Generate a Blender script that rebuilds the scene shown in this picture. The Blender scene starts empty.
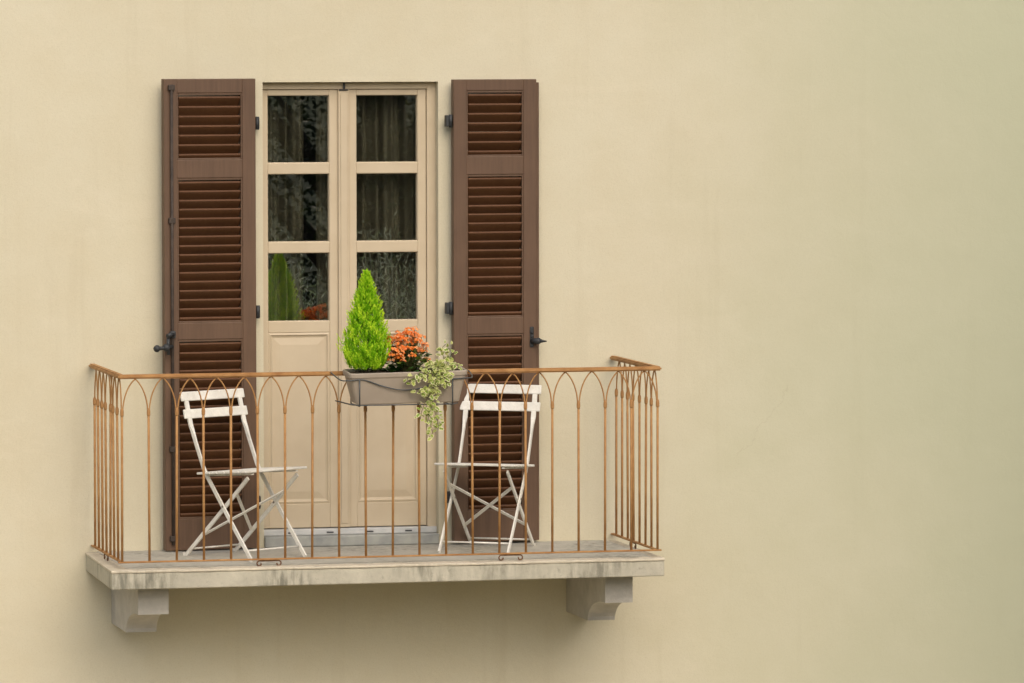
import bpy, bmesh, math, random
from mathutils import Vector, Matrix, Quaternion

SC = bpy.context.scene
COL = SC.collection
R = math.radians
rnd = random.Random(7)

# ------------------------------------------------------------------ helpers
class MB:
    """collects shapes and links them as ONE mesh object"""
    def __init__(self):
        self.bm = bmesh.new()
        self.tone = None

    def box(self, x0, x1, y0, y1, z0, z1, bev=0.0, seg=2, rot=None):
        t = bmesh.new()
        bmesh.ops.create_cube(t, size=1.0)
        bmesh.ops.scale(t, vec=(x1 - x0, y1 - y0, z1 - z0), verts=t.verts)
        if bev > 0:
            bmesh.ops.bevel(t, geom=list(t.edges), offset=bev, segments=seg, profile=0.5, affect='EDGES')
        if rot is not None:
            bmesh.ops.transform(t, matrix=rot, verts=t.verts)
        bmesh.ops.translate(t, vec=((x0 + x1) / 2, (y0 + y1) / 2, (z0 + z1) / 2), verts=t.verts)
        self.merge(t)

    def merge(self, t, smooth=False):
        me = bpy.data.meshes.new('tmp')
        t.to_mesh(me); t.free()
        self.bm.from_mesh(me)
        bpy.data.meshes.remove(me)

    def sweep(self, pts, sec, side=Vector((1, 0, 0)), cap=True):
        """rectangular bar along pts; sec(i) -> (half size along side, half size across)"""
        pts = [Vector(p) for p in pts]
        rings = []
        n = len(pts)
        for i, p in enumerate(pts):
            a = pts[max(i - 1, 0)]; b = pts[min(i + 1, n - 1)]
            t = (b - a).normalized()
            s = (side - t * side.dot(t)).normalized()
            u = t.cross(s).normalized()
            ha, hb = sec(i)
            rings.append([self.bm.verts.new(p + s * x * ha + u * y * hb) for x, y in ((-1, -1), (1, -1), (1, 1), (-1, 1))])
        for a, b in zip(rings, rings[1:]):
            for k in range(4):
                self.bm.faces.new((a[k], a[(k + 1) % 4], b[(k + 1) % 4], b[k]))
        if cap:
            self.bm.faces.new(rings[0][::-1]); self.bm.faces.new(rings[-1])

    def tube(self, pts, r, seg=8, cap=True):
        pts = [Vector(p) for p in pts]
        n = len(pts)
        rr = r if isinstance(r, (list, tuple)) else [r] * n
        t0 = (pts[1] - pts[0]).normalized()
        ref = Vector((0, 0, 1)) if abs(t0.z) < 0.9 else Vector((1, 0, 0))
        s = t0.cross(ref).normalized()
        rings = []
        for i, p in enumerate(pts):
            a = pts[max(i - 1, 0)]; b = pts[min(i + 1, n - 1)]
            t = (b - a).normalized()
            s = (s - t * s.dot(t)).normalized()
            u = t.cross(s)
            rings.append([self.bm.verts.new(p + (s * math.cos(2 * math.pi * k / seg) + u * math.sin(2 * math.pi * k / seg)) * rr[i]) for k in range(seg)])
        for a, b in zip(rings, rings[1:]):
            for k in range(seg):
                f = self.bm.faces.new((a[k], a[(k + 1) % seg], b[(k + 1) % seg], b[k])); f.smooth = True
        if cap:
            self.bm.faces.new(rings[0][::-1]); self.bm.faces.new(rings[-1])

    def ball(self, c, r, sub=2, sc=(1, 1, 1)):
        t = bmesh.new()
        bmesh.ops.create_icosphere(t, subdivisions=sub, radius=r)
        bmesh.ops.scale(t, vec=sc, verts=t.verts)
        bmesh.ops.translate(t, vec=c, verts=t.verts)
        for f in t.faces: f.smooth = True
        self.merge(t)

    def poly(self, pts, tone=None):
        vs = [self.bm.verts.new(p) for p in pts]
        f = self.bm.faces.new(vs)
        return f

    def ring_wall(self, o, h, y0, y1):
        """slab with rectangular hole; o, h = (x0,x1,z0,z1)"""
        def v(x, y, z): return self.bm.verts.new((x, y, z))
        rows = []
        for y in (y0, y1):
            O = [v(o[0], y, o[2]), v(o[1], y, o[2]), v(o[1], y, o[3]), v(o[0], y, o[3])]
            H = [v(h[0], y, h[2]), v(h[1], y, h[2]), v(h[1], y, h[3]), v(h[0], y, h[3])]
            rows.append((O, H))
        (O0, H0), (O1, H1) = rows
        for k in range(4):
            j = (k + 1) % 4
            self.bm.faces.new((O0[k], O0[j], H0[j], H0[k]))
            self.bm.faces.new((O1[k], H1[k], H1[j], O1[j]))
            self.bm.faces.new((H0[k], H0[j], H1[j], H1[k]))
            self.bm.faces.new((O0[k], O1[k], O1[j], O0[j]))

    def build(self, name, mat, parent=None, org=(0, 0, 0), label=None, smooth_angle=None, normals=True):
        if normals:
            bmesh.ops.recalc_face_normals(self.bm, faces=self.bm.faces)
        bmesh.ops.translate(self.bm, vec=-Vector(org), verts=self.bm.verts)
        me = bpy.data.meshes.new(name)
        self.bm.to_mesh(me); self.bm.free()
        o = bpy.data.objects.new(name, me)
        COL.objects.link(o)
        if isinstance(mat, (list, tuple)):
            for m in mat: me.materials.append(m)
        else:
            me.materials.append(mat)
        if parent is not None:
            o.parent = parent
        else:
            o.location = org
        if label: o['label'] = label
        return o


def tag(o, label, cat, group=None, kind=None):
    if label: o['label'] = label
    if cat: o['category'] = cat
    if group: o['group'] = group
    if kind: o['kind'] = kind
    return o


def thing(name, loc, label, cat, group=None, rotz=0.0):
    o = bpy.data.objects.new(name, None)
    o.empty_display_size = 0.1
    COL.objects.link(o)
    o.location = loc
    o.rotation_euler = (0, 0, rotz)
    return tag(o, label, cat, group)


def kids(o):
    return [c for c in bpy.data.objects if c.parent is o]


def dup(o, parent=None):
    c = o.copy(); COL.objects.link(c)
    c.parent = parent
    for ch in kids(o):
        dup(ch, c)
    return c


# ------------------------------------------------------------------ materials
def new_mat(name):
    m = bpy.data.materials.new(name); m.use_nodes = True
    nt = m.node_tree
    b = nt.nodes['Principled BSDF']
    return m, nt, b


def node(nt, kind, **kw):
    n = nt.nodes.new(kind)
    for k, v in kw.items():
        if k.startswith('i_'):
            n.inputs[k[2:].replace('_', ' ')].default_value = v
        else:
            setattr(n, k, v)
    return n


def ramp(nt, src, stops):
    r = nt.nodes.new('ShaderNodeValToRGB')
    e = r.color_ramp.elements
    e[0].position, e[0].color = stops[0][0], (*stops[0][1], 1)
    e[1].position, e[1].color = stops[1][0], (*stops[1][1], 1)
    for p, c in stops[2:]:
        x = e.new(p); x.color = (*c, 1)
    nt.links.new(src, r.inputs[0])
    return r.outputs[0]


def mix(nt, fac, a, b, mode='MIX'):
    m = nt.nodes.new('ShaderNodeMix'); m.data_type = 'RGBA'; m.blend_type = mode
    for sock, v in ((m.inputs[0], fac), (m.inputs[6], a), (m.inputs[7], b)):
        if hasattr(v, 'links'):
            nt.links.new(v, sock)
        elif isinstance(v, (int, float)):
            sock.default_value = v
        else:
            sock.default_value = (*v, 1)
    return m.outputs[2]


def noise(nt, coord, scale, detail=4, rough=0.55, vec_scale=None, dist=0.0):
    if vec_scale is not None:
        mp = nt.nodes.new('ShaderNodeMapping'); mp.inputs['Scale'].default_value = vec_scale
        nt.links.new(coord, mp.inputs[0]); coord = mp.outputs[0]
    n = nt.nodes.new('ShaderNodeTexNoise')
    n.inputs['Scale'].default_value = scale; n.inputs['Detail'].default_value = detail
    n.inputs['Roughness'].default_value = rough; n.inputs['Distortion'].default_value = dist
    nt.links.new(coord, n.inputs['Vector'])
    return n.outputs['Fac']


def bump(nt, bsdf, h, strength, dist=0.01):
    b = nt.nodes.new('ShaderNodeBump')
    b.inputs['Strength'].default_value = strength; b.inputs['Distance'].default_value = dist
    nt.links.new(h, b.inputs['Height']); nt.links.new(b.outputs[0], bsdf.inputs['Normal'])


def coords(nt):
    return nt.nodes.new('ShaderNodeTexCoord').outputs['Object']


def math_n(nt, op, a, b=None, c=None):
    m = nt.nodes.new('ShaderNodeMath'); m.operation = op
    for i, v in enumerate((a, b, c)):
        if v is None: continue
        if hasattr(v, 'links'): nt.links.new(v, m.inputs[i])
        else: m.inputs[i].default_value = v
    return m.outputs[0]


def simple(name, c1, c2, scale=20, rough=0.6, bstr=0.2, bscale=None, vec=None, metal=0.0, dist=0.004, lo=.35, hi=.65):
    m, nt, b = new_mat(name)
    co = coords(nt)
    n = noise(nt, co, scale, vec_scale=vec)
    nt.links.new(ramp(nt, n, [(lo, c1), (hi, c2)]), b.inputs['Base Color'])
    b.inputs['Roughness'].default_value = rough
    b.inputs['Metallic'].default_value = metal
    n2 = noise(nt, co, bscale or scale * 4, vec_scale=vec)
    bump(nt, b, n2, bstr, dist)
    return m


def mat_plaster():
    m, nt, b = new_mat('cream_plaster')
    co = coords(nt)
    big = noise(nt, co, 0.55, 3, .5)
    mid = noise(nt, co, 3.2, 6, .65)
    fine = noise(nt, co, 60, 4, .6)
    c = ramp(nt, big, [(.35, (.605, .560, .418)), (.65, (.642, .600, .458))])
    c = mix(nt, ramp(nt, mid, [(.38, (.0, .0, .0)), (.72, (.35, .35, .35))]), c, (.565, .495, .335))
    c = mix(nt, ramp(nt, fine, [(.45, (0, 0, 0)), (.8, (.25, .25, .25))]), c, (.69, .62, .47))
    sx = nt.nodes.new('ShaderNodeSeparateXYZ'); nt.links.new(co, sx.inputs[0])
    grain = noise(nt, co, 130, 3, .7)
    c = mix(nt, ramp(nt, grain, [(.30, (.30, .30, .30)), (.50, (0, 0, 0))]), c, (.47, .40, .27))
    trow = noise(nt, co, 2.2, 6, .72, vec_scale=(1.0, 1.0, 2.6), dist=.8)
    c = mix(nt, ramp(nt, trow, [(.55, (0, 0, 0)), (.68, (.22, .22, .22))]), c, (.70, .64, .50))
    run = noise(nt, co, 1.0, 4, .6, vec_scale=(7, 7, .45))
    c = mix(nt, ramp(nt, run, [(.58, (0, 0, 0)), (.74, (.20, .20, .20))]), c, (.46, .40, .27))
    # greenish, dimmer light towards the right, painted into the plaster colour
    green_cast = math_n(nt, 'ADD', sx.outputs[0], math_n(nt, 'MULTIPLY', math_n(nt, 'SUBTRACT', noise(nt, co, .8, 4, .6), .5), 1.6))
    green_cast = math_n(nt, 'SMOOTH_MIN', math_n(nt, 'MAXIMUM', math_n(nt, 'MULTIPLY', math_n(nt, 'SUBTRACT', green_cast, 1.4), .42), 0), .8, .2)
    c = mix(nt, green_cast, c, (.475, .50, .355))
    # faint hairline crack
    wob = noise(nt, co, 9, 4, .7)
    wob = math_n(nt, 'MULTIPLY', math_n(nt, 'SUBTRACT', wob, .5), .16)
    # direction (0.62, 0.78): along the crack ; through (2.15, .60)
    u = math_n(nt, 'ADD', math_n(nt, 'MULTIPLY', math_n(nt, 'SUBTRACT', sx.outputs[0], 2.15), .78),
               math_n(nt, 'MULTIPLY', math_n(nt, 'SUBTRACT', sx.outputs[2], .52), -.62))
    w = math_n(nt, 'ADD', math_n(nt, 'MULTIPLY', math_n(nt, 'SUBTRACT', sx.outputs[0], 2.15), .62),
               math_n(nt, 'MULTIPLY', math_n(nt, 'SUBTRACT', sx.outputs[2], .52), .78))
    line = math_n(nt, 'LESS_THAN', math_n(nt, 'ABSOLUTE', math_n(nt, 'ADD', u, wob)), .0035)
    seg = math_n(nt, 'LESS_THAN', math_n(nt, 'ABSOLUTE', w), .22)
    crack = math_n(nt, 'MULTIPLY', math_n(nt, 'MULTIPLY', line, seg), .12)
    c = mix(nt, crack, c, (.30, .24, .15))
    nt.links.new(c, b.inputs['Base Color'])
    b.inputs['Roughness'].default_value = .92
    b.inputs['Specular IOR Level'].default_value = .2
    lump = noise(nt, co, 7, 5, .6)
    h = math_n(nt, 'ADD', math_n(nt, 'MULTIPLY', lump, 1.2), math_n(nt, 'MULTIPLY', noise(nt, co, 160, 3, .6), .25))
    bump(nt, b, h, .36, .009)
    return m


def mat_concrete(name, base, dark, streak=.7):
    m, nt, b = new_mat(name)
    co = coords(nt)
    n = noise(nt, co, 9, 7, .7)
    c = ramp(nt, n, [(.3, tuple(x * .82 for x in base)), (.7, tuple(min(1, x * 1.12) for x in base))])
    # run-down streaks
    s = noise(nt, co, 1.0, 5, .65, vec_scale=(26, 26, 5))
    s2 = noise(nt, co, 2.3, 3, .5)
    k = math_n(nt, 'MULTIPLY', ramp(nt, s, [(.42, (0, 0, 0)), (.62, (1, 1, 1))]), ramp(nt, s2, [(.46, (0, 0, 0)), (.60, (1, 1, 1))]))
    c = mix(nt, math_n(nt, 'MULTIPLY', k, streak), c, dark)
    sp = noise(nt, co, 45, 5, .75)
    c = mix(nt, math_n(nt, 'MULTIPLY', ramp(nt, sp, [(.56, (0, 0, 0)), (.74, (1, 1, 1))]), .5), c, dark)
    nt.links.new(c, b.inputs['Base Color'])
    b.inputs['Roughness'].default_value = .9
    bump(nt, b, noise(nt, co, 40, 6, .7), .5, .006)
    return m


def mat_wood(name, c1, c2, rough=.55):
    m, nt, b = new_mat(name)
    co = coords(nt)
    n = noise(nt, co, 1.0, 5, .6, vec_scale=(60, 60, 3))
    n2 = noise(nt, co, 6, 3, .5)
    c = ramp(nt, n, [(.35, c1), (.68, c2)])
    c = mix(nt, math_n(nt, 'MULTIPLY', ramp(nt, n2, [(.4, (0, 0, 0)), (.75, (1, 1, 1))]), .35), c, tuple(x * 1.25 for x in c2))
    n3 = noise(nt, co, 38, 6, .8)
    c = mix(nt, ramp(nt, n3, [(.62, (0, 0, 0)), (.74, (.45, .45, .45))]), c, tuple(min(1, x * 1.7 + .02) for x in c2))
    n4 = noise(nt, co, 2.1, 4, .6)
    c = mix(nt, ramp(nt, n4, [(.45, (0, 0, 0)), (.70, (.22, .22, .22))]), c, tuple(x * 1.3 + .012 for x in c2))
    nt.links.new(c, b.inputs['Base Color'])
    b.inputs['Roughness'].default_value = rough
    bump(nt, b, n, .18, .002)
    return m


def mat_leaf(name, stops, rough=.55, trans=.25, patch=None):
    """tone attribute carries each leaf's own colour value"""
    m, nt, b = new_mat(name)
    a = nt.nodes.new('ShaderNodeAttribute'); a.attribute_name = 'tone'
    c = ramp(nt, a.outputs['Fac'], stops)
    nt.links.new(c, b.inputs['Base Color'])
    b.inputs['Roughness'].default_value = rough
    b.inputs['Specular IOR Level'].default_value = .3
    tr = nt.nodes.new('ShaderNodeBsdfTranslucent')
    nt.links.new(c, tr.inputs[0])
    mx = nt.nodes.new('ShaderNodeMixShader'); mx.inputs[0].default_value = trans
    nt.links.new(b.outputs[0], mx.inputs[1]); nt.links.new(tr.outputs[0], mx.inputs[2])
    nt.links.new(mx.outputs[0], nt.nodes['Material Output'].inputs[0])
    return m


def mat_glass():
    m = bpy.data.materials.new('window_glass'); m.use_nodes = True
    nt = m.node_tree; nt.nodes.clear()
    out = nt.nodes.new('ShaderNodeOutputMaterial')
    t = nt.nodes.new('ShaderNodeBsdfTransparent'); t.inputs[0].default_value = (.88, .89, .84, 1)
    g = nt.nodes.new('ShaderNodeBsdfGlossy'); g.inputs['Roughness'].default_value = 0.0
    g.inputs[0].default_value = (1, 1, 1, 1)
    co = coords(nt)
    bp_ = nt.nodes.new('ShaderNodeBump'); bp_.inputs['Strength'].default_value = .02; bp_.inputs['Distance'].default_value = .0006
    nt.links.new(noise(nt, co, 5, 2, .5), bp_.inputs['Height']); nt.links.new(bp_.outputs[0], g.inputs['Normal'])
    f = nt.nodes.new('ShaderNodeFresnel'); f.inputs[0].default_value = 1.55
    fac = math_n(nt, 'ADD', f.outputs[0], .17)
    mx = nt.nodes.new('ShaderNodeMixShader')
    nt.links.new(fac, mx.inputs[0]); nt.links.new(t.outputs[0], mx.inputs[1]); nt.links.new(g.outputs[0], mx.inputs[2])
    nt.links.new(mx.outputs[0], out.inputs[0])
    return m


M = {}
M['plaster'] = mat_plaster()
M['inner'] = simple('room_paint', (.22, .19, .15), (.27, .24, .19), 3, .9)
M['slab'] = mat_concrete('weathered_concrete', (.49, .46, .365), (.15, .145, .11), .8)
M['ledge'] = mat_concrete('worn_stone', (.60, .54, .42), (.30, .26, .18), .45)
M['floor'] = mat_concrete('grey_floor', (.47, .45, .385), (.19, .18, .145), .75)
M['corbel'] = mat_concrete('corbel_render', (.46, .44, .395), (.38, .36, .315), .08)
M['sill'] = simple('pale_sill', (.48, .49, .48), (.58, .58, .56), 14, .5, .15)
M['stone'] = simple('grey_stone', (.25, .26, .25), (.37, .375, .34), 9, .8, .4)
M['slot'] = simple('dark_slot', (.03, .03, .03), (.05, .05, .05), 9, .8)
M['shutter'] = mat_wood('brown_shutter_paint', (.092, .050, .027), (.122, .068, .038))
M['shutter_slat'] = mat_wood('brown_slat_paint', (.090, .035, .011), (.118, .049, .017))
M['door'] = simple('beige_door_paint', (.515, .425, .295), (.55, .46, .325), 7, .55, .12)
M['glass'] = mat_glass()
M['iron'] = simple('black_iron', (.018, .02, .022), (.035, .038, .04), 40, .55, .3)
M['rod'] = simple('old_painted_iron', (.034, .024, .018), (.06, .042, .03), 30, .7, .3)
M['rust'] = simple('rusty_iron', (.31, .142, .042), (.48, .265, .096), 13, .7, .5, lo=.3, hi=.7)
M['scroll'] = simple('dark_rust_iron', (.11, .05, .022), (.2, .10, .045), 40, .7, .35)
M['white'] = mat_concrete('white_chair_paint', (.79, .77, .70), (.50, .43, .31), .45)
M['trough'] = simple('taupe_trough', (.33, .275, .215), (.37, .31, .245), 7, .6, .15)
M['wire'] = simple('grey_wire', (.05, .055, .055), (.09, .095, .095), 30, .5, .2)
M['bolt'] = simple('dull_steel_bolt', (.20, .17, .13), (.34, .30, .25), 60, .5, .2, metal=.4)
M['soil'] = simple('potting_soil', (.03, .02, .013), (.09, .06, .035), 60, .95, .8, dist=.02)
M['curtain'] = simple('grey_curtain', (.52, .49, .41), (.60, .56, .47), 8, .9, .1)
M['bark'] = simple('bark', (.05, .035, .022), (.12, .09, .06), 12, .9, .7, vec=(4, 4, 1), dist=.02)
M['twig'] = simple('pale_twig', (.20, .20, .12), (.34, .34, .23), 9, .9, .3)
M['stem'] = simple('plant_stem', (.10, .09, .03), (.16, .17, .05), 30, .8)
M['bounce_paving'] = simple('pale_bounce_paving', (.44, .37, .25), (.52, .45, .32), 2.5, .9, .3)
M['hill'] = simple('wooded_hill', (.018, .03, .010), (.05, .065, .022), .5, .95, .8, dist=.3)
M['ground'] = simple('garden_grass', (.030, .045, .014), (.085, .085, .035), 1.3, .95, .5, dist=.05)
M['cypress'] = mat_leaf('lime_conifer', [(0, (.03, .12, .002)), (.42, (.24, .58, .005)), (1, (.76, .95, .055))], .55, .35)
M['ivy'] = mat_leaf('variegated_ivy', [(0, (.14, .26, .025)), (.3, (.36, .44, .09)), (.55, (.62, .62, .25)), (1, (.86, .82, .54))], .5, .25)
M['kalan_leaf'] = mat_leaf('dark_succulent_leaf', [(0, (.02, .06, .012)), (.6, (.06, .16, .028)), (1, (.28, .34, .06))], .4, .1)
M['petal'] = mat_leaf('orange_petal', [(0, (.84, .17, .012)), (.5, (.93, .29, .05)), (1, (.95, .52, .26))], .6, .25)
M['petal_eye'] = simple('flower_eye', (.75, .42, .06), (.8, .5, .1), 30, .7)
M['tree_leaf'] = mat_leaf('dark_tree_leaf', [(0, (.012, .022, .007)), (1, (.045, .062, .02))], .5, .3)
M['olive_leaf'] = mat_leaf('silver_shrub_leaf', [(0, (.13, .18, .07)), (.45, (.38, .46, .26)), (1, (.82, .84, .66))], .5, .5)


def set_tone(o, vals):
    """vals: one value per face -> corner attribute 'tone'"""
    me = o.data
    a = me.attributes.new('tone', 'FLOAT', 'FACE')
    a.data.foreach_set('value', vals)


# ------------------------------------------------------------------ camera
YAW, PIT, ROL, FPX = .23, -.058, -.001, 5745.0
Fv = Vector((math.sin(YAW) * math.cos(PIT), math.cos(YAW) * math.cos(PIT), math.sin(PIT)))
Rv = Vector((math.cos(YAW), -math.sin(YAW), 0))
Uv = Rv.cross(Fv)
R2 = Rv * math.cos(ROL) + Uv * math.sin(ROL)
U2 = -Rv * math.sin(ROL) + Uv * math.cos(ROL)
cam_d = bpy.data.cameras.new('camera')
cam = bpy.data.objects.new('camera', cam_d); COL.objects.link(cam)
mw = Matrix.Identity(4)
for i in range(3):
    mw[i][0], mw[i][1], mw[i][2] = R2[i], U2[i], -Fv[i]
mw[0][3], mw[1][3], mw[2][3] = -5.67, -27.83, 2.605
cam.matrix_world = mw
cam_d.sensor_width = 36; cam_d.lens = FPX / 1024 * 36
cam_d.clip_start = .5; cam_d.clip_end = 800
SC.camera = cam

# ------------------------------------------------------------------ light
SUN_EL, SUN_AZ = 39, 5          # azimuth from the wall normal towards +x
s = Vector((math.cos(R(SUN_EL)) * math.sin(R(SUN_AZ)), -math.cos(R(SUN_EL)) * math.cos(R(SUN_AZ)), math.sin(R(SUN_EL))))
sd = bpy.data.lights.new('sun', 'SUN'); so = bpy.data.objects.new('sun', sd); COL.objects.link(so)
so.rotation_euler = (-s).to_track_quat('-Z', 'Y').to_euler()
so.location = (6, -12, 14)
sd.energy = 1.0; sd.angle = R(75); sd.color = (1.0, .93, .82)
w = bpy.data.worlds.new('World'); SC.world = w; w.use_nodes = True
wn = w.node_tree
sky = wn.nodes.new('ShaderNodeTexSky'); sky.sky_type = 'NISHITA'; sky.sun_disc = False
sky.sun_elevation = R(SUN_EL); sky.sun_rotation = R(180 - SUN_AZ)
sky.air_density = 1.0; sky.dust_density = 4.0; sky.ozone_density = .6
wn.links.new(sky.outputs[0], wn.nodes['Background'].inputs[0])
wn.nodes['Background'].inputs[1].default_value = .125
SC.view_settings.view_transform = 'Standard'; SC.view_settings.look = 'None'
SC.view_settings.gamma = 1; SC.view_settings.use_curve_mapping = False
SC.view_settings.exposure = 0.34

# ------------------------------------------------------------------ ground
mb = MB(); mb.poly([(-300, -300, -3.7), (300, -300, -3.7), (300, 300, -3.7), (-300, 300, -3.7)])
g = mb.build('ground', M['ground']); tag(g, None, None, kind='structure')

mb = MB(); mb.box(-9, 11, -6.5, -.01, -3.8, -3.66, .01)  # added unseen pale ground that bounces light up under the slab
g = mb.build('bounce_terrace', M['bounce_paving']); tag(g, None, None, kind='structure')

mb = MB()
hv = [[mb.bm.verts.new((-260 + 520 * i / 40, -58 - 14 * j + 3 * math.sin(i * .9 + j), -3.9 + [0, 5, 10, 15, 19, 22, 24][j] * (1 + .25 * math.sin(i * .55)) )) for j in range(7)] for i in range(41)]
for a, b in zip(hv, hv[1:]):
    for j in range(6):
        f = mb.bm.faces.new((a[j], b[j], b[j + 1], a[j + 1])); f.smooth = True
g = mb.build('hills', M['hill']); tag(g, None, None, kind='structure')

# ------------------------------------------------------------------ house wall with its door opening
OP = (-.413, .471, -.058, 2.241)
FLOOR = -.058
mb = MB()
mb.ring_wall((-9, 11, -3.7, 6.2), OP, 0, .055)
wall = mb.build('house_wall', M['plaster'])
tag(wall, 'cream plastered house wall that fills the whole background', 'wall')
mb = MB(); mb.ring_wall((-8.9, 10.9, -3.6, 6.1), (-.50, .56, -.2, 2.33), .056, .40)
mb.build('inner_leaf', M['inner'], wall)
mb = MB()
x0, x1, y0, y1, z0, z1 = -2.2, 2.4, .401, 4.2, -.10, 2.9
mb.poly([(x0, y1, z0), (x1, y1, z0), (x1, y1, z1), (x0, y1, z1)])
mb.poly([(x0, y0, z0), (x0, y1, z0), (x0, y1, z1), (x0, y0, z1)])
mb.poly([(x1, y0, z0), (x1, y1, z0), (x1, y1, z1), (x1, y0, z1)])
mb.poly([(x0, y0, z0), (x1, y0, z0), (x1, y1, z0), (x0, y1, z0)])
mb.poly([(x0, y0, z1), (x1, y0, z1), (x1, y1, z1), (x0, y1, z1)])
mb.build('room_lining', M['inner'], wall)

# ------------------------------------------------------------------ french door
DO = (.012, .12, -.03)
door = thing('balcony_door', (.003, .055, -.03), 'beige double balcony door with six glass panes between brown shutters', 'door')
mb = MB()   # fixed frame
mb.box(-.470, -.404, .122, .20, -.03, 2.30, .003)
mb.box(.435, .490, .122, .20, -.03, 2.30, .003)
mb.box(-.404, .435, .122, .20, 2.205, 2.30, .003)
mb.box(.447, .4795, .1215, .13, -.03, 2.22, .003)
mb.box(-.404, .447, .1215, .13, 2.222, 2.2405, .003)
mb.build('door_frame', M['door'], door, DO)


def leaf(x0, x1, gx0, gx1, lx0, lx1):
    """x0..x1 outer edges, gx0..gx1 clear glass, lx0..lx1 panel"""
    yf, yb = .134, .182
    zt, zb = 2.204, .03
    rows = [(1.842, 2.174), (1.451, 1.786), (1.058, 1.395)]
    pz0, pz1 = .150, 1.000
    m = MB()
    bv = .004
    m.box(x0, gx0, yf, yb, zb, zt, bv); m.box(gx1, x1, yf, yb, zb, zt, bv)
    e = .001
    for a, b in ((2.174, zt), (1.786, 1.842), (1.395, 1.451), (pz1, 1.058), (zb, pz0)):
        m.box(gx0 - e, gx1 + e, yf + .001, yb - .001, a, b, bv)
    lf = m.build('door_leaf', M['door'], door, DO)
    for a, b in rows:
        g_ = MB(); g_.box(gx0 - .004, gx1 + .004, .160, .165, a - .004, b + .004)
        gl = g_.build('glass_pane', M['glass'], lf, DO)
        bd = MB()   # glazing bead
        for q in ((gx0 - .001, gx0 + .0012, a, b), (gx1 - .0012, gx1 + .001, a, b)):
            bd.box(q[0], q[1], yf + .008, .159, q[2], q[3], .0)
        for q in ((a - .001, a + .0012), (b - .0012, b + .001)):
            bd.box(gx0 + .0011, gx1 - .0011, yf + .0085, .159, q[0], q[1], .0)
        bd.build('glazing_bead', M['door'], lf, DO)
    # raised panel with moulded border
    p = MB()
    rings = []
    for inset, y in ((-.002, .150), (.0, .138), (.010, .1345), (.016, .1415), (.024, .1445), (.060, .139), (.066, .139)):
        rings.append([p.bm.verts.new((xx, y, zz)) for xx, zz in ((gx0 + inset, pz0 + inset), (gx1 - inset, pz0 + inset), (gx1 - inset, pz1 - inset), (gx0 + inset, pz1 - inset))])
    for a, b in zip(rings, rings[1:]):
        for k in range(4):
            p.bm.faces.new((a[k], a[(k + 1) % 4], b[(k + 1) % 4], b[k]))
    p.bm.faces.new(rings[-1])
    back = [p.bm.verts.new((xx, .17, zz)) for xx, zz in ((gx0, pz0), (gx1, pz0), (gx1, pz1), (gx0, pz1))]
    for k in range(4):
        p.bm.faces.new((back[k], back[(k + 1) % 4], rings[0][(k + 1) % 4], rings[0][k]))
    p.bm.faces.new(back[::-1])
    p.build('door_panel', M['door'], lf, DO)
    return lf


leaf(-.404, .0115, -.366, -.057, 0, 0)
leaf(.0135, .434, .081, .390, 0, 0)
mb = MB()
mb.box(-.014, .041, .117, .1335, .03, 2.205, .004)
mb.box(-.004, .031, .113, .1175, .05, 2.19, .003)
mb.build('cover_strip', M['door'], door, DO)
mb = MB(); mb.box(.010, .020, .108, .122, 2.206, 2.236, .002); mb.box(-.010, .034, .110, .1165, 2.198, 2.2045, .001)
mb.build('door_catch', M['iron'], door, DO)
mb = MB(); mb.box(-.403, .479, .098, .18, -.004, .026, .004)
ws = mb.build('weather_sill', M['sill'], door, DO)
mb = MB()
for px in (-.26, -.065, .137, .333):
    mb.box(px - .017, px + .017, .094, .1, .006, .012)
mb.build('drain_slot', M['slot'], ws, DO)
mb = MB(); mb.box(-.403, .479, .045, .121, -.057, -.0045, .006)
mb.build('threshold', M['stone'], door, DO)

# curtains inside the room
def curtain(name, x0, x1, y, label, amp, ph):
    m = MB()
    nx = 90; vs = []
    for i in range(nx + 1):
        x = x0 + (x1 - x0) * i / nx
        u = (x - x0) * 2 * math.pi / .082 + ph
        yy = y + amp * math.sin(u + 1.3 * math.sin(u * .29 + ph) + .5 * math.sin(u * .71)) + amp * .35 * math.sin(u * 2.3 + ph)
        vs.append([m.bm.verts.new((x, yy + .01 * math.sin(k * 1.3 + i * .1), .0 + 2.28 * k / 8)) for k in range(9)])
    for a, b in zip(vs, vs[1:]):
        for k in range(8):
            f = m.bm.faces.new((a[k], b[k], b[k + 1], a[k + 1])); f.smooth = True
    r = bmesh.ops.solidify(m.bm, geom=list(m.bm.faces), thickness=.003)
    o = m.build(name, M['curtain'], None, ((x0 + x1) / 2, y, 0))
    tag(o, label, 'curtain')
curtain('curtain', -.49, -.155, .25, 'grey curtain at the far left behind the left door glass, beside a dark gap', .042, .4)
curtain('curtain', -.095, -.02, .25, 'narrow gathered grey curtain right of the dark gap behind the left door glass', .032, 1.1)
curtain('curtain', .01, .53, .25, 'wide grey curtain in folds behind the right door glass', .042, 2.2)

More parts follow.
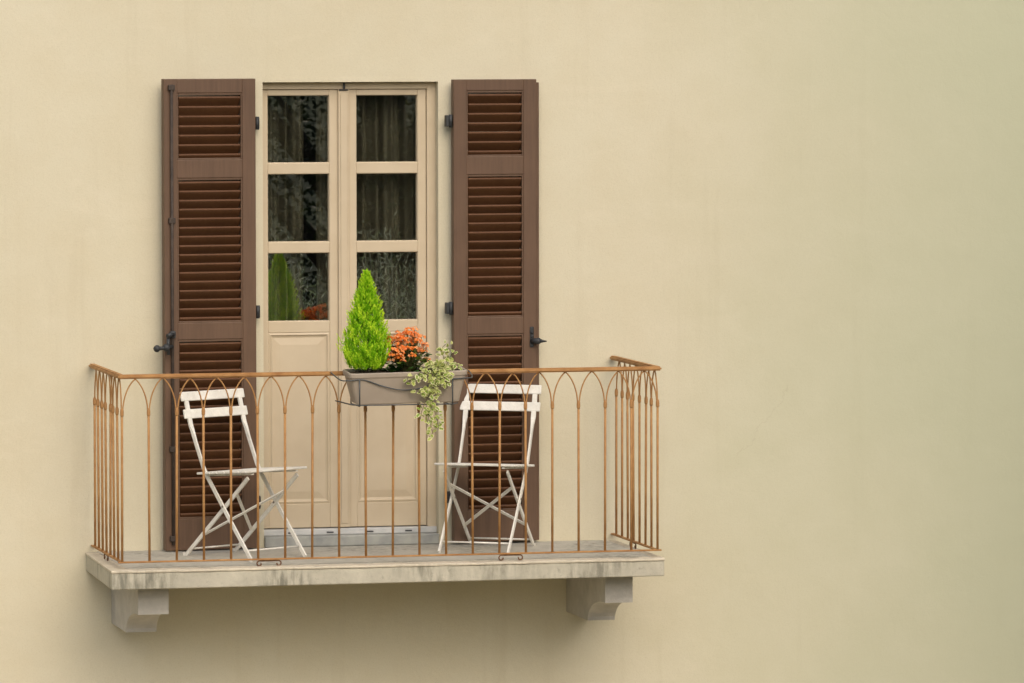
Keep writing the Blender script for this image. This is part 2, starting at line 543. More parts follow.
# ------------------------------------------------------------------ shutters
def shutter(loc, rz, w, hinge_right, label, H=2.312):
    """local: x 0..w from left edge, y 0 = front face, +y towards wall, z 0 = bottom"""
    root = thing('window_shutter', loc, label, 'shutter', 'louvred shutters beside the balcony door', rz)
    T = .048; st = .068
    xl, xr = .0, w
    m = MB()
    m.box(xl, xl + st, 0, T, 0, H, .003)
    m.build('stile', M['shutter'], root)
    m = MB(); m.box(xr - st, xr, 0, T, 0, H, .003)
    m.build('stile', M['shutter'], root)
    zz = [(0, .155), (1.035, 1.118), (1.827, 1.917), (2.243, H)]
    for a, b in zz:
        m = MB(); m.box(xl + st - .001, xr - st + .001, .0015, T - .0015, a, b, .003)
        m.build('rail', M['shutter'], root)
    m = MB()   # small bead inside each opening
    for (a, b) in ((zz[0][1], zz[1][0]), (zz[1][1], zz[2][0]), (zz[2][1], zz[3][0])):
        for q in ((xl + st - .001, xl + st + .007), (xr - st - .007, xr - st + .001)):
            m.box(q[0], q[1], .005, T - .004, a, b, .002)
        for q in ((b - .011, b + .001), (a - .001, a + .008)):
            m.box(xl + st + .0065, xr - st - .0065, .0055, .020, q[0], q[1], .002)
    m.build('bead', M['shutter'], root)
    m = MB()
    for (a, b) in ((zz[0][1], zz[1][0]), (zz[1][1], zz[2][0]), (zz[2][1], zz[3][0])):
        n = round((b - a) / .0445)
        p = (b - a) / n
        for k in range(n):
            zc = b - .012 - p * k - p * .25
            rot = Matrix.Rotation(R(-45) + rnd.gauss(0, .035), 4, 'X')
            m.box(xl + st + .008, xr - st - .008, .026 - .031, .026 + .031, zc - .018 - .0055, zc - .018 + .0055, .0025, 1, rot)
    m.build('louvre_slats', M['shutter_slat'], root)
    # three iron hinges on the hinge side
    for z in (.225, 1.165, 2.093):
        m = MB()
        s_ = 1 if hinge_right else -1
        xe = xr if hinge_right else xl
        a, b = sorted((xe + s_ * .003, xe + s_ * (.024 if hinge_right else .034)))
        m.box(a, b, .012, .05, z - .028, z + .028, .003)
        m.tube([(xe + s_ * .012, .012, z - .032), (xe + s_ * .012, .012, z + .032)], .009, 10)
        a, b = sorted((xe + s_ * .004, xe + s_ * .016))
        m.box(a, b, .05, .075, z - .016, z + .016, .002)
        m.build('hinge', M['iron'], root)
    return root


SHL = shutter((-.925, -.112, FLOOR + .006), R(5.5), .466, True,
              'left brown louvred shutter with long black bolt rod and handle')
SHR = shutter((.530, -.088, FLOOR + .012), R(3), .428, False,
              'right brown louvred shutter with a small iron keeper plate and spike', 2.298)
# closing bolt on the left shutter
m = MB()
m.tube([(.036, -.012, .03), (.036, -.012, 2.285)], .0075, 8)
for z in (2.27, 1.62, .50, .06):
    m.box(.020, .052, -.020, .004, z - .014, z + .014, .003)
rod = m.build('bolt_rod', M['rod'], SHL)
m = MB()
m.box(.022, .05, -.026, .002, 1.045, 1.080, .006)
m.tube([(.036, -.020, 1.062), (.020, -.045, 1.066), (-.002, -.056, 1.058)], .011, 8)
m.tube([(.03, -.03, 1.005), (-.02, -.055, 1.000), (-.052, -.058, .998)], .0095, 8)
m.ball((-.056, -.058, .998), .018)
m.ball((-.006, -.05, 1.001), .020)
m.tube([(.006, -.04, 1.06), (.006, -.044, .965)], .009, 8)
m.build('bolt_handle', M['iron'], rod)
# rebate lip and keeper on the right shutter
m = MB(); m.box(.4285, .446, .018, .047, .0, 2.282, .003)
m.build('rebate_lip', M['shutter'], SHR)
m = MB()
m.box(.392, .412, -.005, .001, .965, 1.068, .004)
m.ball((.402, -.006, 1.040), .008); m.ball((.402, -.006, 1.02), .006)
m.build('keeper_plate', M['iron'], SHR)
m = MB()
m.tube([(.402, -.004, .998), (.412, -.026, .998), (.425, -.032, .998), (.436, -.034, .998)], [.012, .014, .017, .015], 10)
m.tube([(.436, -.034, .998), (.470, -.036, .996)], [.011, .002], 10)
m.build('latch_spike', M['iron'], SHR)

# ------------------------------------------------------------------ balcony slab and corbels
SX0, SX1, SY = -1.334, 1.382, -.97
BO = (0, 0, FLOOR)
bal = thing('balcony', BO, 'weathered concrete balcony slab carried on two grey corbels below the door', 'balcony')
def slab_mesh(x0, x1, yf, z0, z1, bev, n=60, jit=.002, dz=0):
    m = MB()
    m.box(x0, x1, yf, -.001, z0, z1, bev, 3)
    # subdivide along x and roughen the edges a little
    bmesh.ops.bisect_plane
    for k in range(1, n):
        xx = x0 + (x1 - x0) * k / n
        bmesh.ops.bisect_plane(m.bm, geom=list(m.bm.verts) + list(m.bm.edges) + list(m.bm.faces), plane_co=(xx, 0, 0), plane_no=(1, 0, 0))
    for v in m.bm.verts:
        if v.co.y < -.05:
            q = rnd.random()
            a = math.sin(v.co.x * 9.1) * .4 + math.sin(v.co.x * 23.7 + 1) * .35 + math.sin(v.co.x * 57 + v.co.z * 30) * .35
            v.co.y += a * jit
            if v.co.z > z1 - bev * 1.2: v.co.z += a * jit * .7
    for v in m.bm.verts:      # the left end is not square to the wall
        f = max(0, 1 - (v.co.x - x0) / .5)
        v.co.x += .028 * f * (1 + v.co.y / .97)
    return m
m = slab_mesh(SX0 + .003, SX1 - .003, SY + .004, -.150, -.0735, .006, 70, .0022)
for v in m.bm.verts:
    if v.co.z < -.12: v.co.z += .004 * (v.co.x - SX0) / 2.7 - .002
m.build('slab', M['slab'], bal, BO)
m = slab_mesh(SX0, SX1, SY - .001, -.0735, -.0605, .005, 90, .0035)
m.build('slab_edge', M['ledge'], bal, BO)
m = MB(); m.box(SX0 + .085, SX1 - .05, SY + .075, -.002, -.0615, FLOOR, .0015)
m.build('floor_tiles', M['floor'], bal, BO)
def corbel(x0, x1):
    m = MB()
    prof = [(-.002, -.152), (-.80, -.152), (-.80, -.290)]
    for k in range(1, 11):      # hollow quarter round towards the wall
        a = k / 10 * math.pi / 2
        prof.append((-.785 + .34 * math.sin(a), -.290 - .122 * (1 - math.cos(a))))
    prof += [(-.002, -.412)]
    L = [m.bm.verts.new((x0, y, z)) for y, z in prof]; Rr = [m.bm.verts.new((x1, y, z)) for y, z in prof]
    n = len(prof)
    for k in range(n):
        m.bm.faces.new((L[k], L[(k + 1) % n], Rr[(k + 1) % n], Rr[k]))
    m.bm.faces.new(L); m.bm.faces.new(Rr[::-1])
    bmesh.ops.bevel(m.bm, geom=[e for e in m.bm.edges if e.calc_face_angle(0) > .9], offset=.006, segments=2, affect='EDGES')
    m.build('corbel', M['corbel'], bal, BO)
corbel(-1.178, -1.030); corbel(1.124, 1.262)

# ------------------------------------------------------------------ railing
RX0, RX1, RY, RZ, BZ = -1.270, 1.361, -.90, .858, -.027
RO = (0, RY, FLOOR)
rail = thing('balcony_railing', RO, 'rusty wrought iron railing of pointed arches around the balcony', 'railing')
def hbar(pts, w, h):
    m = MB(); m.sweep(pts, lambda i: (w, h), Vector((0, 0, 1)).cross((Vector(pts[-1]) - Vector(pts[0])).normalized()))
    bmesh.ops.bevel(m.bm, geom=list(m.bm.edges), offset=min(w, h) * .6, segments=2, affect='EDGES')
    return m
for p in (((RX0 - .017, RY, RZ), (RX1 + .017, RY, RZ)),):
    hbar([p[0], p[1]], .017, .0105).build('handrail', M['rust'], rail, RO)
for x in (RX0, RX1):
    hbar([(x, RY + .0165, RZ), (x, -.012, RZ)], .017, .0105).build('handrail', M['rust'], rail, RO)
hbar([(RX0 - .02, RY, BZ), (RX1 + .02, RY, BZ)], .010, .004).build('bottom_rail', M['rust'], rail, RO)
for x in (RX0, RX1):
    hbar([(x, RY + .0105, BZ), (x, -.005, BZ)], .010, .004).build('bottom_rail', M['rust'], rail, RO)


def baluster_mesh(left=True, right=True, half=.0658):
    """bar with collar that forks into two thin arch halves; local origin on the bottom rail"""
    m = MB()
    H = RZ - .0085 - BZ - .004
    zc = .712
    m.tube([(0, 0, 0), (0, 0, zc)], .0060, 8)
    for sgn in ([-1] if left else []) + ([1] if right else []):
        pts = []
        for k in range(11):
            t = k / 10
            a = t * R(66)
            fx = (1 - math.cos(a)) / (1 - math.cos(R(66)))
            fz = math.sin(a) / math.sin(R(66))
            pts.append((sgn * (.0035 + (half - .0035) * fx), 0, zc - .008 + (H - zc + .007) * fz))
        m.tube(pts, .0036, 6)
    if not left and not right:
        m.tube([(0, 0, zc - .01), (0, 0, H)], .0060, 8)
    return m


def collar_mesh():
    m = MB()
    m.tube([(0, 0, .692), (0, 0, .698), (0, 0, .712), (0, 0, .722), (0, 0, .730)], [.0066, .0085, .0090, .0080, .0058], 10)
    return m


proto = {}
def baluster(x, y, rz, kind):
    if kind not in proto:
        o = baluster_mesh(*kind[:2], half=kind[2]).build('baluster', M['rust'], rail)
        if 'c' not in proto:
            proto['c'] = collar_mesh().build('collar', M['rust'], o)
        else:
            c = proto['c'].copy(); COL.objects.link(c); c.parent = o
        proto[kind] = o
    else:
        o = dup(proto[kind], rail)
    o.location = (x - RO[0], y - RO[1], BZ + .004 - RO[2])
    o.rotation_euler = (rnd.gauss(0, .003), rnd.gauss(0, .0028), rz)
N = 20
for k in range(N + 1):
    x = RX0 + (RX1 - RX0) * k / N
    half = (RX1 - RX0) / N / 2
    baluster(x, RY, 0, (k > 0, k < N, half))
NS = 7; DS = .1165
for x in (RX0, RX1):
    for k in range(1, NS + 1):
        baluster(x, RY + DS * k, R(90), (True, k < NS, DS / 2))
    # arch half that rises from the corner post along the side
    m = MB(); H = RZ - .0085 - BZ - .004; zc = .712; pts = []
    for k in range(11):
        a = k / 10 * R(66)
        pts.append((0, .0035 + (DS / 2 - .0035) * (1 - math.cos(a)) / (1 - math.cos(R(66))), zc - .008 + (H - zc + .007) * math.sin(a) / math.sin(R(66))))
    m.tube(pts, .0036, 6)
    o = m.build('corner_arch', M['rust'], rail); o.location = (x, 0, BZ + .004 - RO[2])


def scroll(x, y, rz):
    m = MB()
    pts = []
    wv = .060; r0 = .0135; zt = BZ - .004 - .0035
    for sgn in (1, -1):
        pts = [(0, 0, zt), (sgn * (wv - r0), 0, zt)]
        for k in range(1, 15):
            a = R(90) - k / 14 * R(285)
            r = r0 * (1 - .03 * k)
            pts.append((sgn * (wv - r0 + r * math.cos(a)), 0, zt - r0 + r * math.sin(a)))
        m.tube(pts, .0036, 6)
    o = m.build('scroll_foot', M['scroll'], rail)
    o.location = (x - RO[0], y - RO[1], -RO[2]); o.rotation_euler = (0, 0, rz)
scroll(-.560, RY, 0); scroll(.628, RY, 0)
scroll(RX0, -.42, R(90)); scroll(RX1, -.42, R(90))

# ------------------------------------------------------------------ folding chairs
def chair(loc, rz, label):
    """local: +y = the way the chair faces, x across, z up from the floor"""
    c = thing('folding_chair', loc, label, 'chair', 'white folding chairs on the balcony', rz)
    X = .176
    for sx in (-1, 1):
        m = MB()
        pts = [(0, .247, .004), (0, .240, .010), (0, .072, .215), (0, -.075, .400), (0, -.100, .440), (0, -.128, .500), (0, -.158, .565), (0, -.176, .610), (0, -.190, .640), (0, -.232, .790)]
        sec = [(.0045, .0092)] * 6 + [(.0045, .0092), (.007, .008), (.0115, .0045), (.0115, .0045)]
        m.sweep([(sx * X, y, z) for _, y, z in pts], lambda i: sec[i])
        m.build('back_leg', M['white'], c)
        m = MB()
        pts = [(0, -.262, .003), (0, -.238, .006), (0, -.228, .016), (0, .02, .235), (0, .205, .403)]
        m.sweep([(sx * (X - .014), y, z) for _, y, z in pts], lambda i: (.0045, .0092))
        m.build('front_leg', M['white'], c)
        m = MB(); m.tube([(sx * (X - .022), .041, .257), (sx * (X + .0075), .041, .257)], .0055, 8)
        m.build('pivot_bolt', M['bolt'], c)
    def lerp(t): return (-.235 + .44 * t, .012 + .39 * t)
    for sgn in (-1, 1):
        m = MB()
        (ya, za), (yb, zb) = lerp(.80), lerp(.25)
        off = .004 * sgn
        m.sweep([(-sgn * (X - .016), ya, za - off), (0, (ya + yb) / 2, (za + zb) / 2 - off), (sgn * (X - .016), yb, zb - off)], lambda i: (.003, .0075), Vector((0, .75, -.66)))
        m.build('cross_brace', M['white'], c)
    m = MB(); m.tube([(-(X - .016), -.213, .034), ((X - .016), -.213, .034)], .0045, 8); m.build('stretcher', M['white'], c)
    m = MB(); m.tube([(-(X - .003), .205, .052), ((X - .003), .205, .052)], .0045, 8); m.build('stretcher', M['white'], c)
    m = MB()
    for k in range(7):
        y0 = -.118 + k * .051
        zs = .404 + .075 * (y0 + .135); m.box(-.205, .205, y0, y0 + .042, zs, zs + .011, .003, 2, Matrix.Rotation(R(4.2), 4, 'X'))
    for sx in (-1, 1):
        m.box(sx * .145 - .008, sx * .145 + .008, -.112, .222, .406, .4135, .002, 2, Matrix.Rotation(R(4.2), 4, 'X'))
    m.build('seat', M['white'], c)
    for zc, yc in ((.777, -.235), (.693, -.212)):
        m = MB()
        m.box(-.207, .207, yc + .001, yc + .013, zc - .023, zc + .023, .004, 2, Matrix.Rotation(R(15), 4, 'X'))
        m.build('back_slat', M['white'], c)
    return c
ch1 = chair((-.592, -.43, FLOOR + .001), math.pi + R(32), 'white metal folding chair on the left, turned towards the planter')
ch2 = dup(ch1)
ch2.location = (.640, -.36, FLOOR + .001)
ch2.rotation_euler = (0, 0, math.pi - R(30))
ch2['label'] = 'white metal folding chair in front of the right shutter, its backrest to the wall'

# ------------------------------------------------------------------ planter, wire holder
PY = -1.02
PO = (.082, PY, .7245)
TILT = R(-.9)
pl = thing('flower_box', PO, 'taupe plastic flower box hung outside the rusty railing', 'planter')
pl.rotation_euler = (R(4), TILT, 0)
def loft(m, secs, cap0=True, cap1=True, r=.02):
    """secs: (halfx, halfy, z) rounded rectangles"""
    rings = []
    for hx, hy, z in secs:
        ring = []
        for cx_, cy_, a0 in ((1, 1, 0), (-1, 1, 90), (-1, -1, 180), (1, -1, 270)):
            for k in range(4):
                a = R(a0 + 30 * k)
                ring.append(m.bm.verts.new((cx_ * (hx - r) + r * math.cos(a), cy_ * (hy - r) + r * math.sin(a), z)))
        rings.append(ring)
    n = len(rings[0])
    for a, b in zip(rings, rings[1:]):
        for k in range(n):
            m.bm.faces.new((a[k], a[(k + 1) % n], b[(k + 1) % n], b[k]))
    if cap0: m.bm.faces.new(rings[0][::-1])
    if cap1: m.bm.faces.new(rings[-1])
m = MB()
loft(m, [(.246, .062, 0), (.254, .067, .006), (.264, .074, .052), (.281, .084, .126), (.2845, .0855, .130), (.2865, .087, .132), (.2885, .089, .135), (.290, .090, .151), (.288, .088, .155),
         (.279, .080, .155), (.276, .077, .149), (.270, .072, .100)], True, True)
m.build('trough', M['trough'], pl)
m = MB()
for i in range(31):
    for j in range(9):
        pass
vs = [[m.bm.verts.new((-.266 + .532 * i / 40, -.068 + .136 * j / 10, .145 + rnd.uniform(-.004, .006))) for j in range(11)] for i in range(41)]
for a, b in zip(vs, vs[1:]):
    for j in range(10):
        m.bm.faces.new((a[j], b[j], b[j + 1], a[j + 1]))
m.build('soil', M['soil'], pl)

WO = (.085, RY, .712)
wh = thing('wire_planter_holder', WO, 'thin grey wire holder with a curved front hooking the flower box to the railing', 'holder')
yf = PY - .0945
m = MB()
def spl(pts, n=8):
    out = []
    P = [Vector(p) for p in pts]
    P = [P[0]] + P + [P[-1]]
    for i in range(1, len(P) - 2):
        for k in range(n):
            t = k / n
            a, b, c, d = P[i - 1], P[i], P[i + 1], P[i + 2]
            out.append(.5 * ((2 * b) + (c - a) * t + (2 * a - 5 * b + 4 * c - d) * t * t + (3 * b - a - 3 * c + d) * t ** 3))
    out.append(P[-2])
    return out
m.tube(spl([(-.250, RY - .002, .866), (-.258, RY - .03, .862), (-.245, yf + .04, .838), (-.215, yf, .836), (-.155, yf, .840), (-.115, yf, .832), (-.04, yf, .806), (.05, yf, .788),
            (.14, yf, .796), (.225, yf, .824), (.275, yf, .836), (.345, yf, .840), (.395, yf + .03, .842), (.418, RY - .04, .858), (.410, RY - .002, .868)]), .0034, 6)
m.build('front_wire', M['wire'], wh, WO)
for x, zt in ((-.160, .838), (.293, .842)):
    m = MB()
    m.tube([(x, yf - .004, zt + .004), (x, yf - .004, .7135), (x, RY - .012, .7135), (x, RY - .012, .845), (x, RY - .012, .872), (x, RY + .018, .872)], .0034, 6)
    m.build('side_wire', M['wire'], wh, WO)
m = MB(); m.tube([(-.236, RY - .016, .728), (-.19, yf + .02, .719), (-.160, yf, .7175), (.293, yf, .7175), (.325, yf + .03, .720)], .0034, 6)
m.build('bottom_wire', M['wire'], wh, WO)

# ------------------------------------------------------------------ plants in the box
SOILZ = .868
def spike_leaf(m, p, d, L, wd, vals, tone):
    """slender four sided leaf of two faces"""
    d = d.normalized()
    s_ = d.cross(Vector((rnd.gauss(0, 1), rnd.gauss(0, 1), rnd.gauss(0, 1)))).normalized()
    n_ = d.cross(s_) * wd * .35
    a = p; b = p + d * L * .45 + s_ * wd + n_; c = p + d * L; e = p + d * L * .45 - s_ * wd + n_
    m.poly([a, b, c]); m.poly([a, c, e]); vals += [tone, tone]

# lime conifer
CB = Vector((-.104, PY + .015, SOILZ))
cy = thing('dwarf_conifer', CB, 'bright lime green cone-shaped dwarf conifer in the left of the flower box', 'plant')
m = MB(); m.tube([CB - Vector((0, 0, .02)), CB + Vector((.002, 0, .08)), CB + Vector((0, 0, .30)), CB + Vector((.004, 0, .46))], [.009, .008, .005, .002], 7)
for k in range(60):
    z = .05 + .36 * k / 60; a = k * 2.4
    rr = .055 * (1 - z / .5)
    m.tube([CB + Vector((0, 0, z)), CB + Vector((rr * math.cos(a), rr * math.sin(a), z + .04))], [.0025, .001], 5)
m.build('trunk', M['bark'], cy, CB)
m = MB(); vals = []
HC = .488
def crad(t):     # radius profile over the height
    pts = [(0, .080), (.06, .108), (.16, .124), (.28, .124), (.42, .108), (.58, .083), (.74, .054), (.88, .028), (1, .005)]
    for (a, ra), (b, rb) in zip(pts, pts[1:]):
        if t <= b: return ra + (rb - ra) * (t - a) / (b - a)
    return .003
lob = [(rnd.uniform(0, 6.28), rnd.uniform(.05, 1)) for _ in range(60)]
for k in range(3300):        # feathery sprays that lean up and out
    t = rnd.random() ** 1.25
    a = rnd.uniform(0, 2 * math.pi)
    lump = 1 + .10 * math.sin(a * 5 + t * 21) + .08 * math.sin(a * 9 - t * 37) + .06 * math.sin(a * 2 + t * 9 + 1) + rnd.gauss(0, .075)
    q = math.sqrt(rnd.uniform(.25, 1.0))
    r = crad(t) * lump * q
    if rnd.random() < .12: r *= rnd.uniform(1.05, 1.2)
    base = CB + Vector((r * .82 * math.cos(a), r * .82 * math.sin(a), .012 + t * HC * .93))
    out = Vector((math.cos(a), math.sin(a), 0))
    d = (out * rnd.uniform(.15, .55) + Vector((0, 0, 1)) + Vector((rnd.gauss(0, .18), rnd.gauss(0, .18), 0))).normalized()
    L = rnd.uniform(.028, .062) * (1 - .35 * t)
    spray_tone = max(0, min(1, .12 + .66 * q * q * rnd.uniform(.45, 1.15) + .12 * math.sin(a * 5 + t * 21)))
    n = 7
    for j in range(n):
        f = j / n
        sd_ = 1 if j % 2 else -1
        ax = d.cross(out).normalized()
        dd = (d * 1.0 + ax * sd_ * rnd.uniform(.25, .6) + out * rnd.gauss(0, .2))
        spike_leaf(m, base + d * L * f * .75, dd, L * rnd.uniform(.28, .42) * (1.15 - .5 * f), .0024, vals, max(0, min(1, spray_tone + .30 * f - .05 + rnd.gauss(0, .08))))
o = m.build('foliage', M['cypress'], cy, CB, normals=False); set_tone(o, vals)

# orange flowering plant
KB = Vector((.090, PY + .005, SOILZ))
kp = thing('flowering_plant', KB, 'bushy plant with orange flowers and dark green leaves between conifer and ivy', 'plant')
m = MB(); vals = []; stems = MB(); heads = []
for k in range(74):
    a = rnd.uniform(0, 6.28); r = .092 * math.sqrt(rnd.random())
    hx, hy = r * math.cos(a) * 1.0, r * math.sin(a) * .8
    hz = .085 + .135 * (1 - (r / .115) ** 2) * rnd.uniform(.70, 1.08) + rnd.uniform(-.035, .015)
    tip = KB + Vector((hx, hy, hz))
    if k % 3 == 0:
        tip += Vector((hx * .10, -.03, -.055))
    stems.tube([KB + Vector((hx * .25, hy * .25, -.01)), KB + Vector((hx * .7, hy * .7, hz * .55)), tip], [.003, .0025, .0018], 5)
    heads.append(tip)
stems.build('stem', M['stem'], kp, KB)
def broad_leaf(m, p, d, n_, L, wd, vals, tone, lobes=False, edge=None):
    d = d.normalized(); s_ = d.cross(n_).normalized(); up = s_.cross(d).normalized()
    if lobes:
        outl = [(0, 0), (-.10, .32), (.18, .55), (.42, .36), (.62, .50), (.74, .26), (1.0, 0)]
    else:
        outl = [(0, .06), (.25, .40), (.55, .50), (.82, .34), (1.0, 0)]
    right = [p + d * L * x + s_ * wd * y - up * L * .18 * (x - .4) ** 2 + up * wd * .12 * y for x, y in outl]
    left = [p + d * L * x - s_ * wd * y - up * L * .18 * (x - .4) ** 2 + up * wd * .12 * y for x, y in outl]
    mid = [p + d * L * x - up * L * .18 * (x - .4) ** 2 for x, y in outl]
    for side in (right, left):
        for i in range(len(outl) - 1):
            q = [mid[i], side[i], side[i + 1], mid[i + 1]]
            if (q[0] - q[1]).length < 1e-6: q = q[1:] if False else [mid[i], side[i + 1], mid[i + 1]]
            if (q[-1] - q[-2]).length < 1e-6: q = q[:-1]
            if edge is not None:
                # inner zone and pale margin
                if len(q) == 4:
                    a1 = q[0].lerp(q[1], .55); b1 = q[3].lerp(q[2], .55)
                    m.poly([q[0], a1, b1, q[3]]); vals.append(tone)
                    m.poly([a1, q[1], q[2], b1]); vals.append(edge)
                else:
                    m.poly(q); vals.append(edge)
            else:
                m.poly(q); vals.append(tone)
for k in range(260):
    a = rnd.uniform(0, 6.28); r = rnd.uniform(.02, .10)
    z = rnd.uniform(.0, .15) * (1.1 - r / .16)
    p = KB + Vector((r * math.cos(a), r * math.sin(a) * .8, z))
    d = Vector((math.cos(a), math.sin(a), rnd.uniform(-.1, .7)))
    broad_leaf(m, p, d, Vector((rnd.gauss(0, .2), rnd.gauss(0, .2), 1)), rnd.uniform(.028, .046), rnd.uniform(.022, .034), vals, rnd.random())
o = m.build('leaves', M['kalan_leaf'], kp, KB, normals=False); set_tone(o, vals)
m = MB(); vals = []
for h in heads:
    for j in range(rnd.randint(9, 15)):
        u = Vector((rnd.gauss(0, 1), rnd.gauss(0, 1), abs(rnd.gauss(.6, .8)))).normalized()
        p = h + Vector((u.x * .020, u.y * .020, u.z * .014 - .004)) * rnd.uniform(.6, 1.15)
        nrm = (u + Vector((rnd.gauss(0, .3), rnd.gauss(0, .3) - .2, .3))).normalized()
        t1 = nrm.cross(Vector((.3, .1, 1))).normalized(); t2 = nrm.cross(t1)
        tn = rnd.random(); a0 = rnd.uniform(0, 1.57); rr = rnd.uniform(.0065, .0095)
        for q in range(4):
            a = a0 + q * math.pi / 2
            dd = t1 * math.cos(a) + t2 * math.sin(a); ss = -t1 * math.sin(a) + t2 * math.cos(a)
            lift = nrm * rr * .25
            m.poly([p, p + dd * rr * .55 + ss * rr * .42 + lift * .6, p + dd * rr + lift, p + dd * rr * .55 - ss * rr * .42 + lift * .6])
            vals.append(max(0, min(1, tn + rnd.gauss(0, .1))))
o = m.build('flowers', M['petal'], kp, KB, normals=False); set_tone(o, vals)

# variegated ivy
IB = Vector((.25, PY - .02, SOILZ))
iv = thing('variegated_ivy', IB, 'cream and green variegated ivy trailing over the right end of the flower box', 'plant')
yo = PY - .118
trails = [
    [(.28, PY, .865), (.285, PY - .03, .93), (.270, PY - .045, .975), (.290, PY - .05, 1.000)],
    [(.30, PY, .865), (.31, PY - .02, .92), (.325, PY - .03, .960), (.300, PY - .05, .985)],
    [(.29, PY, .87), (.315, PY - .03, .893), (.335, PY - .04, .903), (.350, PY - .06, .897)],
    [(.26, PY, .87), (.24, PY - .07, .90), (.20, yo, .880), (.15, yo - .01, .862), (.105, yo, .838), (.075, yo, .818)],
    [(.27, PY, .87), (.22, PY - .09, .905), (.17, yo, .890), (.13, yo - .01, .850), (.095, yo - .005, .830)],
    [(.28, PY, .87), (.26, PY - .09, .905), (.245, yo - .01, .865), (.220, yo - .01, .81), (.200, yo, .75), (.205, yo, .690), (.190, yo, .63), (.185, yo, .59)],
    [(.27, PY, .87), (.25, PY - .10, .90), (.230, yo - .015, .85), (.225, yo - .01, .78), (.185, yo, .72), (.160, yo, .665), (.150, yo, .62)],
    [(.28, PY, .87), (.27, PY - .10, .90), (.240, yo - .015, .83), (.215, yo - .01, .74), (.205, yo, .66), (.200, yo, .60), (.210, yo, .555), (.195, yo, .535)],
    [(.28, PY, .87), (.28, PY - .10, .90), (.275, yo - .01, .84), (.285, yo - .01, .79), (.280, yo, .765)],
    [(.26, PY, .87), (.25, PY - .10, .90), (.215, yo - .02, .86), (.185, yo - .01, .80), (.155, yo, .755), (.135, yo, .74)],
    [(.20, yo, .70), (.225, yo - .01, .64), (.235, yo - .01, .595), (.240, yo, .575)],
    [(.29, PY, .87), (.24, PY - .09, .915), (.27, yo, .875), (.25, yo - .02, .84)],
    [(.24, PY, .87), (.22, PY - .07, .90), (.205, yo, .88), (.23, yo - .02, .83), (.20, yo - .01, .79)],
]
m = MB(); vals = []; st = MB()
for tr in trails:
    P = spl([(x - .020, y, z + (.028 if z < .8 else 0)) for x, y, z in tr], 7)
    st.tube(P, .0016, 5)
    acc = 0
    for a, b in zip(P, P[1:]):
        n = max(1, int((b - a).length / .0044 + rnd.random()))
        for j in range(n):
            if rnd.random() < .36: continue
            p = a.lerp(b, rnd.random())
            out = Vector((rnd.gauss(0, .9), rnd.gauss(-.75, .6), rnd.gauss(.25, .7))).normalized()
            p2 = p + out * rnd.uniform(.004, .027)
            d = (out + Vector((rnd.gauss(0, .5), 0, rnd.gauss(-.45, .35)))).normalized()
            nn = Vector((rnd.gauss(0, .45), -.8 + rnd.gauss(0, .3), .6 + rnd.gauss(0, .4)))
            L = rnd.uniform(.014, .027)
            g0 = rnd.random()
            broad_leaf(m, p2, d, nn, L, L * rnd.uniform(.7, .95), vals, max(0, min(1, .08 + .45 * g0 ** 2)), True, min(1, .42 + .5 * rnd.random()))
st.build('stem', M['stem'], iv, IB)
o = m.build('leaves', M['ivy'], iv, IB, normals=False); set_tone(o, vals)

# ------------------------------------------------------------------ garden opposite the house (seen mirrored in the panes)
def tree(loc, h, crown_r, crown_z, nl, leaf_mat, lsize, label, name='garden_tree', cat='tree', group='trees across the garden', seed=1, clumps=26, low=.35):
    r_ = random.Random(seed)
    root = thing(name, loc, label, cat, group)
    m = MB()
    m.tube([(0, 0, -.05), (.05, .02, h * .2), (-.04, .05, h * .45), (.06, 0, h * .8)], [h * .028, h * .022, h * .016, h * .005], 8)
    cl = []
    for k in range(clumps):
        a = r_.uniform(0, 6.28); rr = crown_r * math.sqrt(r_.uniform(.05, 1)); z = crown_z + (h - crown_z) * r_.uniform(low - .35, 1)
        f = 1 - .55 * max(0, (z - crown_z) / (h - crown_z)) ** 2
        c = Vector((rr * f * math.cos(a), rr * f * math.sin(a), z)); cl.append(c)
        m.tube([(0, 0, z * .6), (c.x * .5, c.y * .5, z * .82), c], [h * .010, h * .006, h * .002], 5)
    m.build('trunk', M['bark'], root)
    m = MB(); vals = []
    for k in range(nl):
        c = cl[r_.randrange(len(cl))]
        v = Vector((r_.gauss(0, 1), r_.gauss(0, 1), r_.gauss(0, .8))) * crown_r * .19
        p = c + v
        d = Vector((r_.gauss(0, 1), r_.gauss(0, 1), r_.gauss(-.1, .8))).normalized()
        n_ = d.cross(Vector((r_.gauss(0, 1), r_.gauss(0, 1), r_.gauss(0, 1)))).normalized()
        L = lsize * r_.uniform(.6, 1.3)
        m.poly([p, p + d * L * .5 + n_ * L * .3, p + d * L, p + d * L * .5 - n_ * L * .3]); vals.append(r_.random())
    o = m.build('crown', leaf_mat, root, normals=False); set_tone(o, vals)
    return root
for i, (x, y, h, cr) in enumerate(((2.6, -31, 11, 3.2), (6.6, -30, 12.5, 3.6), (10.8, -27, 11, 3.4), (14.5, -23, 12, 3.4))):
    tree((x, y, -3.7), h, cr, 1.2, 42000, M['tree_leaf'], .075,
         ('dark broadleaf tree nearest the camera across the garden', 'tallest dark broadleaf tree across the garden', 'dark broadleaf tree across the garden beside the tallest one', 'dark broadleaf tree farthest right across the garden')[i], seed=11 + i, clumps=75, low=.30)
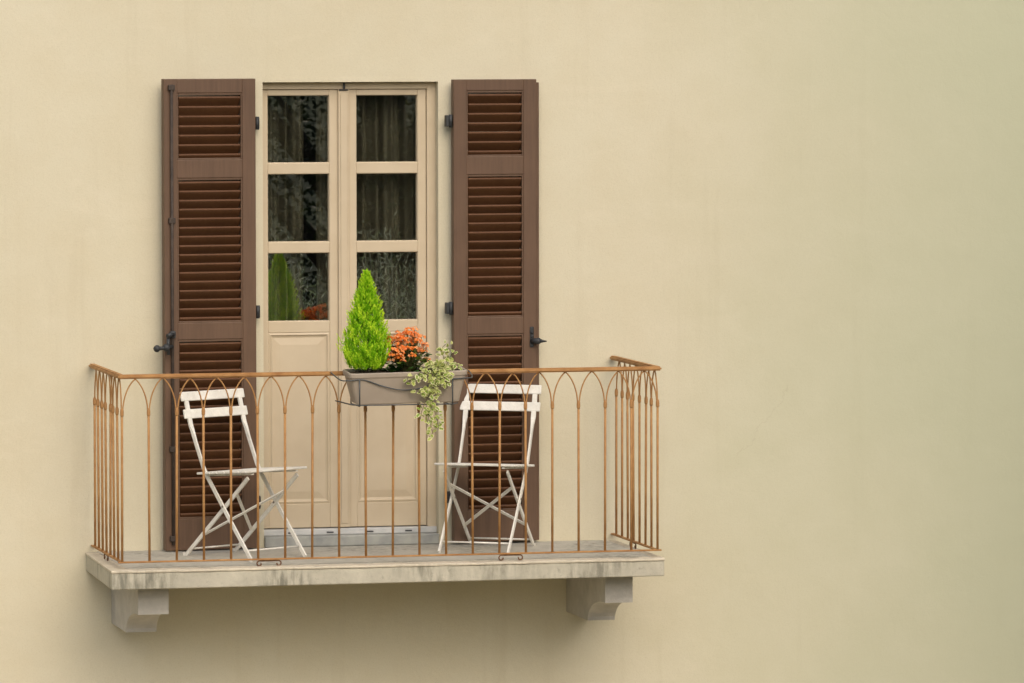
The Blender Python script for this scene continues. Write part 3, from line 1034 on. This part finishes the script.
tree((6.3, -3.4, -3.7), 7.6, 2.3, .9, 12000, M['tree_leaf'], .20, 'unseen broadleaf tree added to shade the right end of the house wall', seed=72, clumps=46, low=.30, group=None)  # added out of view to block sky and sun, dimming the wall's right side
def reed(loc, h, r, n, label, seed):
    r_ = random.Random(seed)
    root = thing('willow_shrub', loc, label, 'shrub', 'twiggy shrubs across the garden')
    m = MB(); tw = MB(); vals = []
    for k in range(n):
        a = r_.uniform(0, 6.28); b = r * .35 * math.sqrt(r_.random())
        p0 = Vector((b * math.cos(a), b * math.sin(a), 0))
        hh = h * r_.uniform(.6, 1.0); lean = r * r_.uniform(.2, .9)
        p2 = p0 + Vector((lean * math.cos(a) + r_.gauss(0, .2), lean * math.sin(a) + r_.gauss(0, .2), hh))
        p1 = p0.lerp(p2, .5) + Vector((0, 0, hh * .08))
        tw.tube([p0, p1, p2], [.010, .007, .004], 4)
        for j in range(260):
            t = r_.uniform(.25, 1)
            p = p0.lerp(p1, t * 2) if t < .5 else p1.lerp(p2, t * 2 - 1)
            p = p + Vector((r_.gauss(0, .06), r_.gauss(0, .06), r_.gauss(0, .06)))
            d = Vector((r_.gauss(0, .6), r_.gauss(0, .6), r_.uniform(.1, 1.2))).normalized()
            s_ = d.cross(Vector((r_.gauss(0, 1), r_.gauss(0, 1), 0))).normalized()
            L = r_.uniform(.03, .075)
            m.poly([p, p + d * L * .5 + s_ * .0055, p + d * L, p + d * L * .5 - s_ * .0055]); vals.append(r_.random())
    tw.build('twigs', M['twig'], root)
    o = m.build('leaves', M['olive_leaf'], root, normals=False); set_tone(o, vals)
for i, (x, y, h, r) in enumerate(((2.7, -17.5, 4.2, 1.3), (4.2, -17.0, 4.5, 1.4), (5.8, -18.0, 4.3, 1.4), (3.6, -20.5, 4.4, 1.5), (7.6, -17.5, 4.4, 1.4))):
    reed((x, y, -3.7), h, r, 130, ('twiggy silver shrub nearest the camera side of the row', 'tallest twiggy silver shrub in the row', 'low twiggy silver shrub right of the tallest', 'twiggy silver shrub set back behind the row', 'twiggy silver shrub at the right end of the row')[i], 40 + i)
